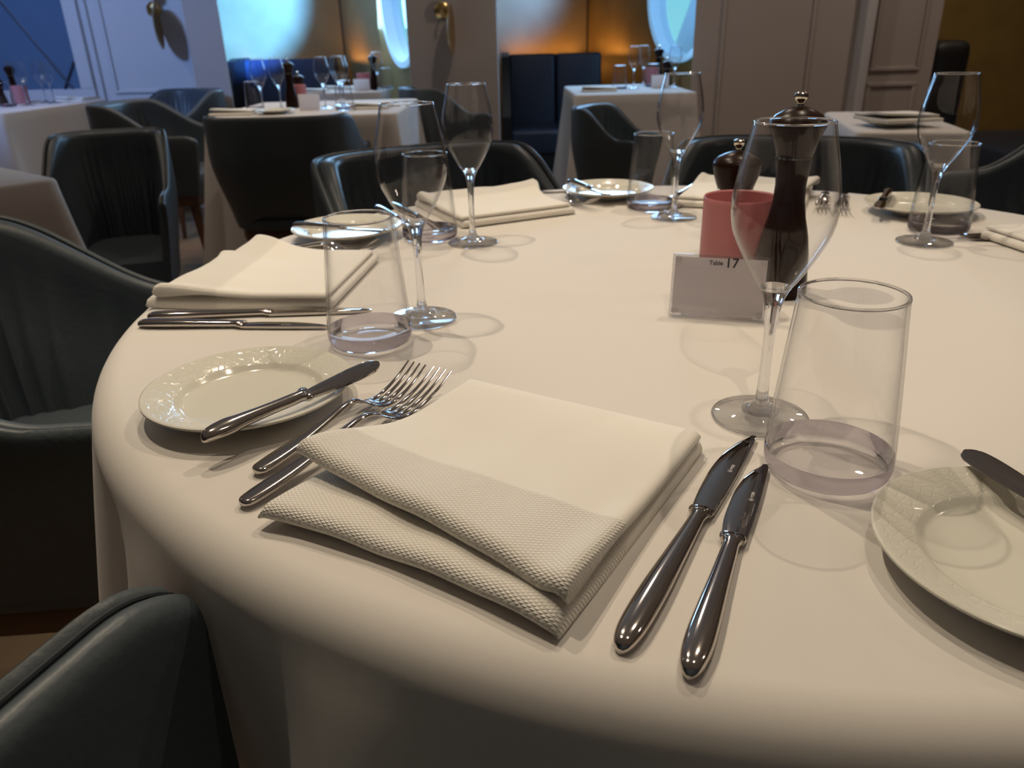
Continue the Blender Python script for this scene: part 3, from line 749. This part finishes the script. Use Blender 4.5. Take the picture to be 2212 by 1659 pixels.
# ------------------------------------------------------------------ napkins
def napkin():
    h = .1025; mb = MB()
    nu, = (56,)
    def edge_shape(yf, yb, zbot, ztop, lift, curl, x0, x1, front_r, seed):
        """closed cross-section lofted along x; yf/yb front and back, lift(u) raises the front"""
        rings = []
        for i in range(nu + 1):
            u = i / nu; x = x0 + (x1 - x0) * u
            e = min(u, 1 - u) * 2                       # thin the ends a little
            th = (ztop - zbot) * (1 if e > .06 else .45 + .55 * math.sqrt(max(0, 1 - (1 - e / .06) ** 2)))
            xx = x; l = lift(u); m = 22; sec = []
            wav = .0009 * sin(u * 9 + seed) + .0006 * sin(u * 21 + seed * 2)
            f0 = yf(u); b0 = yb(u)
            def pt(v, s_):   # v 0 front .. 1 back, s_ -1 bottom 1 top
                y = f0 + (b0 - f0) * v
                roll = front_r * 1.1 * (1 - smooth(0, .30, v)) if seed == 2. else 0
                base = zbot + th / 2 + l * (1 - smooth(0, curl, v)) + wav * (1 - v)
                rf = front_r; t_ = th / 2
                if v < .05: t_ = max(th / 2, rf * (1 - smooth(0, curl, .0)) ) if False else th / 2
                x_ = xx - (.020 * (1 - u) ** 2 * (1 - smooth(0, .42, v)) if seed == 2. else 0)
                return (x_, y, base + s_ * (t_ + roll * .45) - roll * .2)
            for j in range(m + 1):
                v = (j / m) ** 1.3; sec.append(pt(v, 1))
            for j in range(3):
                a = pi / 2 - pi * (j + 1) / 4; p = pt(1, sin(a)); sec.append((p[0], p[1] + th / 2 * cos(a), p[2]))
            for j in range(m, -1, -1):
                v = (j / m) ** 1.3; sec.append(pt(v, -1))
            for j in range(5):
                a = -pi / 2 - pi * (j + 1) / 6; p = pt(0, sin(a)); sec.append((p[0], p[1] + front_r * cos(a), p[2]))
            rings.append(sec)
        mb.loft(rings)
    # lower folded layers
    edge_shape(lambda u: -h + .007 * sin(pi * u) - .003 * exp(-(u / .08) ** 2), lambda u: h, .0004, .0120, lambda u: .0015 + .0015 * (1 - u), .3, -h, h, .008, 1.)
    # upper folded layers, mouth open towards the front, left corner lifted
    edge_shape(lambda u: -h + .044 - .034 * u + .004 * sin(pi * u), lambda u: h - .002, .0130, .0185, lambda u: .007 * (1 - u) ** 1.1 + .0035 + .004 * exp(-(u / .09) ** 2) + .005 * exp(-((u - .97) / .05) ** 2), .62, -h + .008, h - .001, .0075, 2.)
    o = mb.build('napkin', M['napkin'], None, angle=75)
    return tag(o, '', 'napkin', 'folded white napkins')
NP = napkin(); g = 'folded white napkins'
place(NP, 'large folded white napkin in the foreground with its left corner lifted', (-.010, .437, TZ), radians(-31.9), g)
place(NP, 'folded white napkin at the left with a peaked corner, above two knives', (-.292, .925, TZ), radians(-96), g)
place(NP, 'folded white napkin at the far left behind the slim wine glass', (-.025, 1.335, TZ), radians(-154), g)
place(NP, 'folded white napkin on the far side behind the two mills', (.425, 1.375, TZ), radians(156), g)
place(NP, 'folded white napkin cut by the right edge of the picture', (.775, .965, TZ), radians(97), g)

# ------------------------------------------------------------------ table centre: candle, mills, number stand
def candle_holder():
    r = empty('candle_holder', '', 'candle holder', 'pink frosted candle holders')
    prof = [(.0001, .0), (.040, .0), (.042, .002), (.0420, .094), (.0422, .0985), (.0412, .100), (.0395, .0985), (.0392, .090), (.039, .012), (.0001, .010)]
    MB().lathe(prof, 64).build('frosted_cup', M['pink'], r, angle=40)
    MB().lathe([(.0001, .0101), (.033, .0101), (.033, .048), (.031, .050), (.0001, .0495)], 40).build('candle', M['wax'], r)
    return r
CA = candle_holder()
place(CA, 'pink frosted candle holder behind the number stand on the round table', (.272, .902, TZ), 0, 'pink frosted candle holders', scale=(1, 1, .96))
def mill(tall):
    r = empty('pepper_mill' if tall else 'salt_mill', '', 'mill', 'dark wooden pepper mills' if tall else 'dark wooden salt mills')
    if tall:
        body = [(.0001, 0), (.029, 0), (.030, .003), (.0298, .012), (.0285, .030), (.0275, .046), (.0245, .066), (.0195, .086), (.0165, .104), (.0158, .120), (.0172, .136), (.0182, .143), (.0182, .147), (.0001, .147)]
        head = [(.0001, .1495), (.0175, .1495), (.0190, .152), (.0225, .164), (.0262, .174), (.0285, .179), (.0293, .1815), (.0285, .184), (.0235, .1905), (.0150, .1955), (.0070, .1985), (.0001, .199)]
        zc, zk = .147, .199
    else:
        body = [(.0001, 0), (.0285, 0), (.0295, .003), (.0290, .014), (.0265, .030), (.0225, .046), (.0195, .060), (.0190, .074), (.0215, .084), (.0220, .088), (.0001, .088)]
        head = [(.0001, .0905), (.0215, .0905), (.0235, .094), (.0275, .106), (.0295, .117), (.0298, .1205), (.0285, .1235), (.0235, .1285), (.0150, .1325), (.0070, .135), (.0001, .1355)]
        zc, zk = .088, .1355
    MB().lathe(body, 48).build('body', M['wood'], r, angle=50)
    MB().lathe([(.0001, 0), (.0185 if tall else .0225, 0), (.0185 if tall else .0225, .0022), (.0001, .0022)], 40, 0, 0, zc + .0002).build('collar', M['chrome'], r)
    MB().lathe(head, 48).build('head', M['wood'], r, angle=50)
    MB().lathe([(.0038, -.0005), (.0032, .002), (.0036, .004), (.0058, .0065), (.0070, .0095), (.0066, .012), (.0042, .0138), (.0001, .0144)], 28, 0, 0, zk).build('knob', M['chrome'], r)
    return r
PM, SM = mill(True), mill(False)
place(PM, 'tall dark wooden pepper mill with chrome knob behind the foreground wine glass', (.303, .832, TZ), 0, 'dark wooden pepper mills')
place(SM, 'short dark wooden salt mill behind the pink candle holder on the round table', (.289, .986, TZ), 0, 'dark wooden salt mills')
def card_stand():
    r = empty('table_number_stand', 'clear acrylic stand holding the grey card that reads Table 17', 'table sign', None, (.165, .759, TZ), atan2(-.028, .091))
    w, hh = .0955, .064; lean = Matrix.Rotation(radians(-15), 3, 'X')
    for k, (y0, y1) in enumerate(((-.0002, .0040), (.0054, .0096))):
        MB().box((0, y0, 0), (w, y1, hh), .0006, 2, lean, (0, 0, .0022)).build('acrylic_plate', M['acrylic'], r)
    c = MB().box((.0022, .0042, .003), (w - .0022, .0052, hh - .003), 0, 1, lean, (0, 0, .0022)).build('card', M['paper'], r, smooth=False)
    for x in (.0055, w - .0055):
        for z in (.0055, hh - .0055):
            m_ = MB(); m_.lathe([(.0001, 0), (.0030, 0), (.0032, .0008), (.0032, .0100), (.0028, .0108), (.0001, .0108)], 20)
            m_.v = [tuple(lean @ Vector((x + a, c_ - .0004, z + b)) + Vector((0, 0, .0022))) for a, b, c_ in m_.v]; m_.build('magnet', M['acrylic'], r)
    MB().box((.012, .009, 0), (w - .012, .032, .0022), .0008).build('foot', M['acrylic'], r)
    base = Matrix.Translation((0, 0, .0022)) @ Matrix.Rotation(radians(-15), 4, 'X')
    face = Matrix.Rotation(radians(90), 4, 'X')
    text_mesh('Table', .0062, 'printed_word', M['ink'], c, base @ Matrix.Translation((.0432, .0040, hh - .0080)) @ face, .00008)
    text_mesh('17', .0136, 'printed_number', M['ink'], c, base @ Matrix.Translation((.0588, .0040, hh - .0078)) @ face, .00008)
    return r
card_stand()

# ------------------------------------------------------------------ what stands on the other tables
B0 = .7497
def far_napkin():
    mb = MB(); mb.box((-.09, -.09, 0), (.09, .09, .010), .004, 2)
    rings = []
    for i in range(13):
        u = i / 12; x = -.088 + .176 * u; l = .010 * (1 - u)
        rings.append([(x, -.07, .012 + l), (x, -.02, .013 + l * .8), (x, .05, .012), (x, .088, .011), (x, .088, .016), (x, .05, .018), (x, -.02, .019 + l * .8), (x, -.07, .018 + l)])
    mb.loft(rings)
    return tag(mb.build('napkin', M['napkin2'], None, angle=60), '', 'napkin', 'folded white napkins')
FN = far_napkin()
def far_card():
    r = empty('table_number_stand', '', 'table sign', 'blank looking number cards on far tables')
    MB().box((-.048, -.004, 0), (.048, .004, .066), .001).build('card', M['paper'], r)
    MB().box((-.035, -.012, 0), (.035, .014, .003), .001).build('foot', M['acrylic'], r)
    return r
FC = far_card()
def set_far(items, where, z=B0):
    for kind, x, y, what in items:
        P = dict(w=WG, t=TU, p=PM, s=SM, c=CA, n=FN, k=FC, b=BP)[kind]
        G = dict(w='tulip wine glasses', t='tapered water tumblers', p='dark wooden pepper mills', s='dark wooden salt mills', c='pink frosted candle holders', n='folded white napkins', k='blank looking number cards on far tables', b='white bread plates with a crackled rim')[kind]
        place(P, what + ' ' + where, (x, y, z), random.uniform(0, 6) if kind not in 'nk' else random.uniform(-.2, .2), G)
set_far([('w', -1.075, 3.64, 'leftmost wine glass'), ('w', -1.015, 3.72, 'wine glass left of the pepper mill'), ('t', -1.135, 3.72, 'tumbler left of the wine glasses'),
         ('p', -.985, 3.80, 'black pepper mill'), ('s', -1.00, 4.02, 'black salt mill behind the candle'), ('c', -.975, 3.88, 'pink candle holder'), ('k', -.868, 3.64, 'pale number card'),
         ('n', -1.165, 3.535, 'folded napkin at the left corner'), ('w', -.815, 3.72, 'wine glass right of the pink candle'), ('w', -.775, 3.88, 'rear wine glass at right'), ('w', -.745, 3.80, 'rightmost wine glass'),
         ('t', -.70, 3.58, 'tumbler at the right end'), ('n', -.60, 3.68, 'folded napkin at the right end'), ('b', -.985, 3.50, 'bread plate at the front edge')], 'on the square table behind the dark chair back')
set_far([('s', -2.82, 4.62, 'black salt mill at left'), ('p', -2.80, 4.73, 'black pepper mill'), ('c', -2.735, 4.66, 'pink candle holder'), ('w', -2.60, 4.48, 'front wine glass'), ('w', -2.62, 4.70, 'wine glass in the middle'),
         ('t', -2.66, 4.40, 'tumbler by the candle'), ('w', -2.53, 4.62, 'wine glass at the right'), ('n', -2.50, 4.82, 'folded napkin at the far end')], 'on the table below the leaded window')
set_far([('w', .712, 4.52, 'left wine glass'), ('t', .632, 4.50, 'left tumbler'), ('t', .835, 4.62, 'right tumbler'), ('w', .80, 4.74, 'middle wine glass'), ('c', .87, 4.84, 'pink candle holder'), ('p', .915, 4.90, 'black pepper mill'),
         ('s', .94, 4.76, 'black salt mill'), ('k', .865, 4.56, 'pale number card'), ('w', .94, 4.55, 'right wine glass'), ('n', .512, 4.43, 'folded napkin at the left corner')], 'on the table in front of the centre banquette')
set_far([('k', -.87, 5.04, 'pale number card'), ('c', -.875, 5.16, 'pink candle holder'), ('p', -.80, 5.11, 'black pepper mill'), ('w', -.765, 5.02, 'wine glass'), ('t', -.735, 5.16, 'tumbler'), ('n', -1.03, 5.22, 'folded napkin'), ('n', -1.16, 5.02, 'flat folded napkin at left')], 'on the farthest table by the left banquette')
set_far([('b', 1.165, 2.43, 'bread plate')], 'on the side table at the right')
place(FN, 'folded white napkin resting on the plate of the right side table', (1.185, 2.435, B0 + .017), .15, 'folded white napkins')

# ------------------------------------------------------------------ light
def spot(name, loc, tgt, power, color, size, blend=.6, rad=.014):
    l = bpy.data.lights.new(name, 'SPOT'); l.energy = power; l.color = color; l.spot_size = radians(size); l.spot_blend = blend; l.shadow_soft_size = rad
    o = bpy.data.objects.new(name, l); COL.objects.link(o); o.location = loc
    o.rotation_euler = (Vector(tgt) - Vector(loc)).to_track_quat('-Z', 'Y').to_euler(); return o
def area(name, loc, tgt, power, color, sx, sy, spread=180):
    l = bpy.data.lights.new(name, 'AREA'); l.energy = power; l.color = color; l.shape = 'RECTANGLE'; l.size = sx; l.size_y = sy; l.spread = radians(spread)
    o = bpy.data.objects.new(name, l); COL.objects.link(o); o.location = loc
    o.rotation_euler = (Vector(tgt) - Vector(loc)).to_track_quat('-Z', 'Y').to_euler(); return o
WARM = (1, .835, .625); WW = (1, .86, .68)
spot('downlight', (-.55, 1.00, 2.70), (-.05, .75, .75), 47, WARM, 62, .7)
spot('downlight', (-.32, 1.75, 2.70), (.10, .80, .75), 49, WARM, 60, .7)
spot('downlight', (.75, 1.55, 2.70), (.30, .80, .75), 36, WARM, 60, .8)
spot('downlight', (.35, .55, 2.70), (.15, .55, .75), 15, WW, 60, .9)
spot('downlight', (-.95, 3.6, 2.70), (-.9, 3.8, .75), 44, WARM, 45, .8)
spot('downlight', (1.2, 2.4, 2.70), (1.25, 2.6, .75), 30, WARM, 45, .8)
spot('downlight', (-1.1, .9, 2.70), (-.85, .95, .5), 34, WW, 42, .8)  # added to brighten the chair at the left edge
spot('downlight', (-1.9, 4.4, 2.70), (-1.6, 4.0, .2), 26, WARM, 55, .8)  # added to lift the floor by the left tables
spot('downlight', (-1.2, 2.6, 2.70), (-1.2, 2.9, 0), 22, WARM, 60, .8)  # added fill for the floor beyond the round table
spot('downlight', (2.9, 4.4, 2.70), (3.0, 6.0, 1.0), 40, WARM, 90, .9)  # added fill for the gold niche at the far right
for x, y in ((-3, 3.2), (-1.2, 5.2), (.4, 3.2), (2.2, 3.6), (2.8, .9)):
    spot('downlight', (x, y, 2.70), (x, y, 0), 29, (1, .84, .70), 150, .9, .05)  # wide spots added as general room fill
area('window_daylight', (-.92, 5.75, 1.5), (-.4, 0, .9), 26, (.32, .62, 1), .8, .8)
area('window_daylight', (.86, 5.3, 1.5), (.2, 0, .9), 22, (.32, .62, 1), .7, .7)
spot('window_daylight', (-1.0, 4.9, 1.55), (-2.20, 6.8, 1.38), 3300, (.06, .25, 1), 32, .22, .12)  # added blue spot, imitates the porthole reflected in the left gold wall
spot('window_daylight', (.80, 4.9, 1.9), (.06, 6.8, 1.35), 600, (.13, .30, 1), 24, .7, .15)  # weaker added spot for the blue patch in the centre niche
spot('window_daylight', (-3.0, 2.6, 2.2), (-2.5, 5.4, 1.05), 190, (.24, .45, 1), 60, .5, .2)  # added lamp inside the room, turns the left panels blue
spot('downlight', (.10, -1.0, 2.70), (.25, .85, .75), 38, WARM, 17, .6)  # added fill from behind the camera, for the card and front faces
area('cove_glow', (-1.75, 6.70, .90), (-1.75, 6.80, 1.3), 1.0, (1, .45, .12), .75, .04)
area('cove_glow', (.32, 6.70, .90), (.32, 6.80, 1.3), .8, (1, .45, .12), .6, .04)
area('cove_glow', (-1.20, 6.35, .90), (-1.05, 6.4, 1.4),   .8, (1, .45, .12), .5, .04)
area('cove_glow', (.72, 6.35, .90), (.84, 6.4, 1.4),   .8, (1, .45, .12), .5, .04)
area('cove_glow', (2.6, 6.70, .90), (2.6, 6.80, 1.3), 2.0, (1, .45, .12), .5, .04)
spot('wall_wash', (-.2, 4.3, 2.4), (-.3, 4.7, 1.2), 3, WARM, 70, .9)

w = bpy.data.worlds.new('sky'); S.world = w; w.use_nodes = True
nt = w.node_tree; nt.nodes.clear()
o = nt.nodes.new('ShaderNodeOutputWorld'); b = nt.nodes.new('ShaderNodeBackground')
tc = nt.nodes.new('ShaderNodeTexCoord'); sp = nt.nodes.new('ShaderNodeSeparateXYZ'); rp = nt.nodes.new('ShaderNodeValToRGB')
nt.links.new(tc.outputs['Generated'], sp.inputs[0]); nt.links.new(sp.outputs[2], rp.inputs[0])
rp.color_ramp.elements[0].color = (.30, .85, 1.0, 1); rp.color_ramp.elements[1].color = (.05, .36, .9, 1); rp.color_ramp.elements[1].position = .5
b.inputs[1].default_value = .85
nt.links.new(rp.outputs[0], b.inputs[0]); nt.links.new(b.outputs[0], o.inputs[0])

S.view_settings.view_transform = 'Standard'
S.view_settings.exposure = 0
S.cycles.transparent_max_bounces = 32
S.cycles.max_bounces = 9
S.cycles.diffuse_bounces = 3
S.cycles.glossy_bounces = 4
S.cycles.transmission_bounces = 9
S.cycles.sample_clamp_indirect = 4
S.cycles.adaptive_threshold = .02
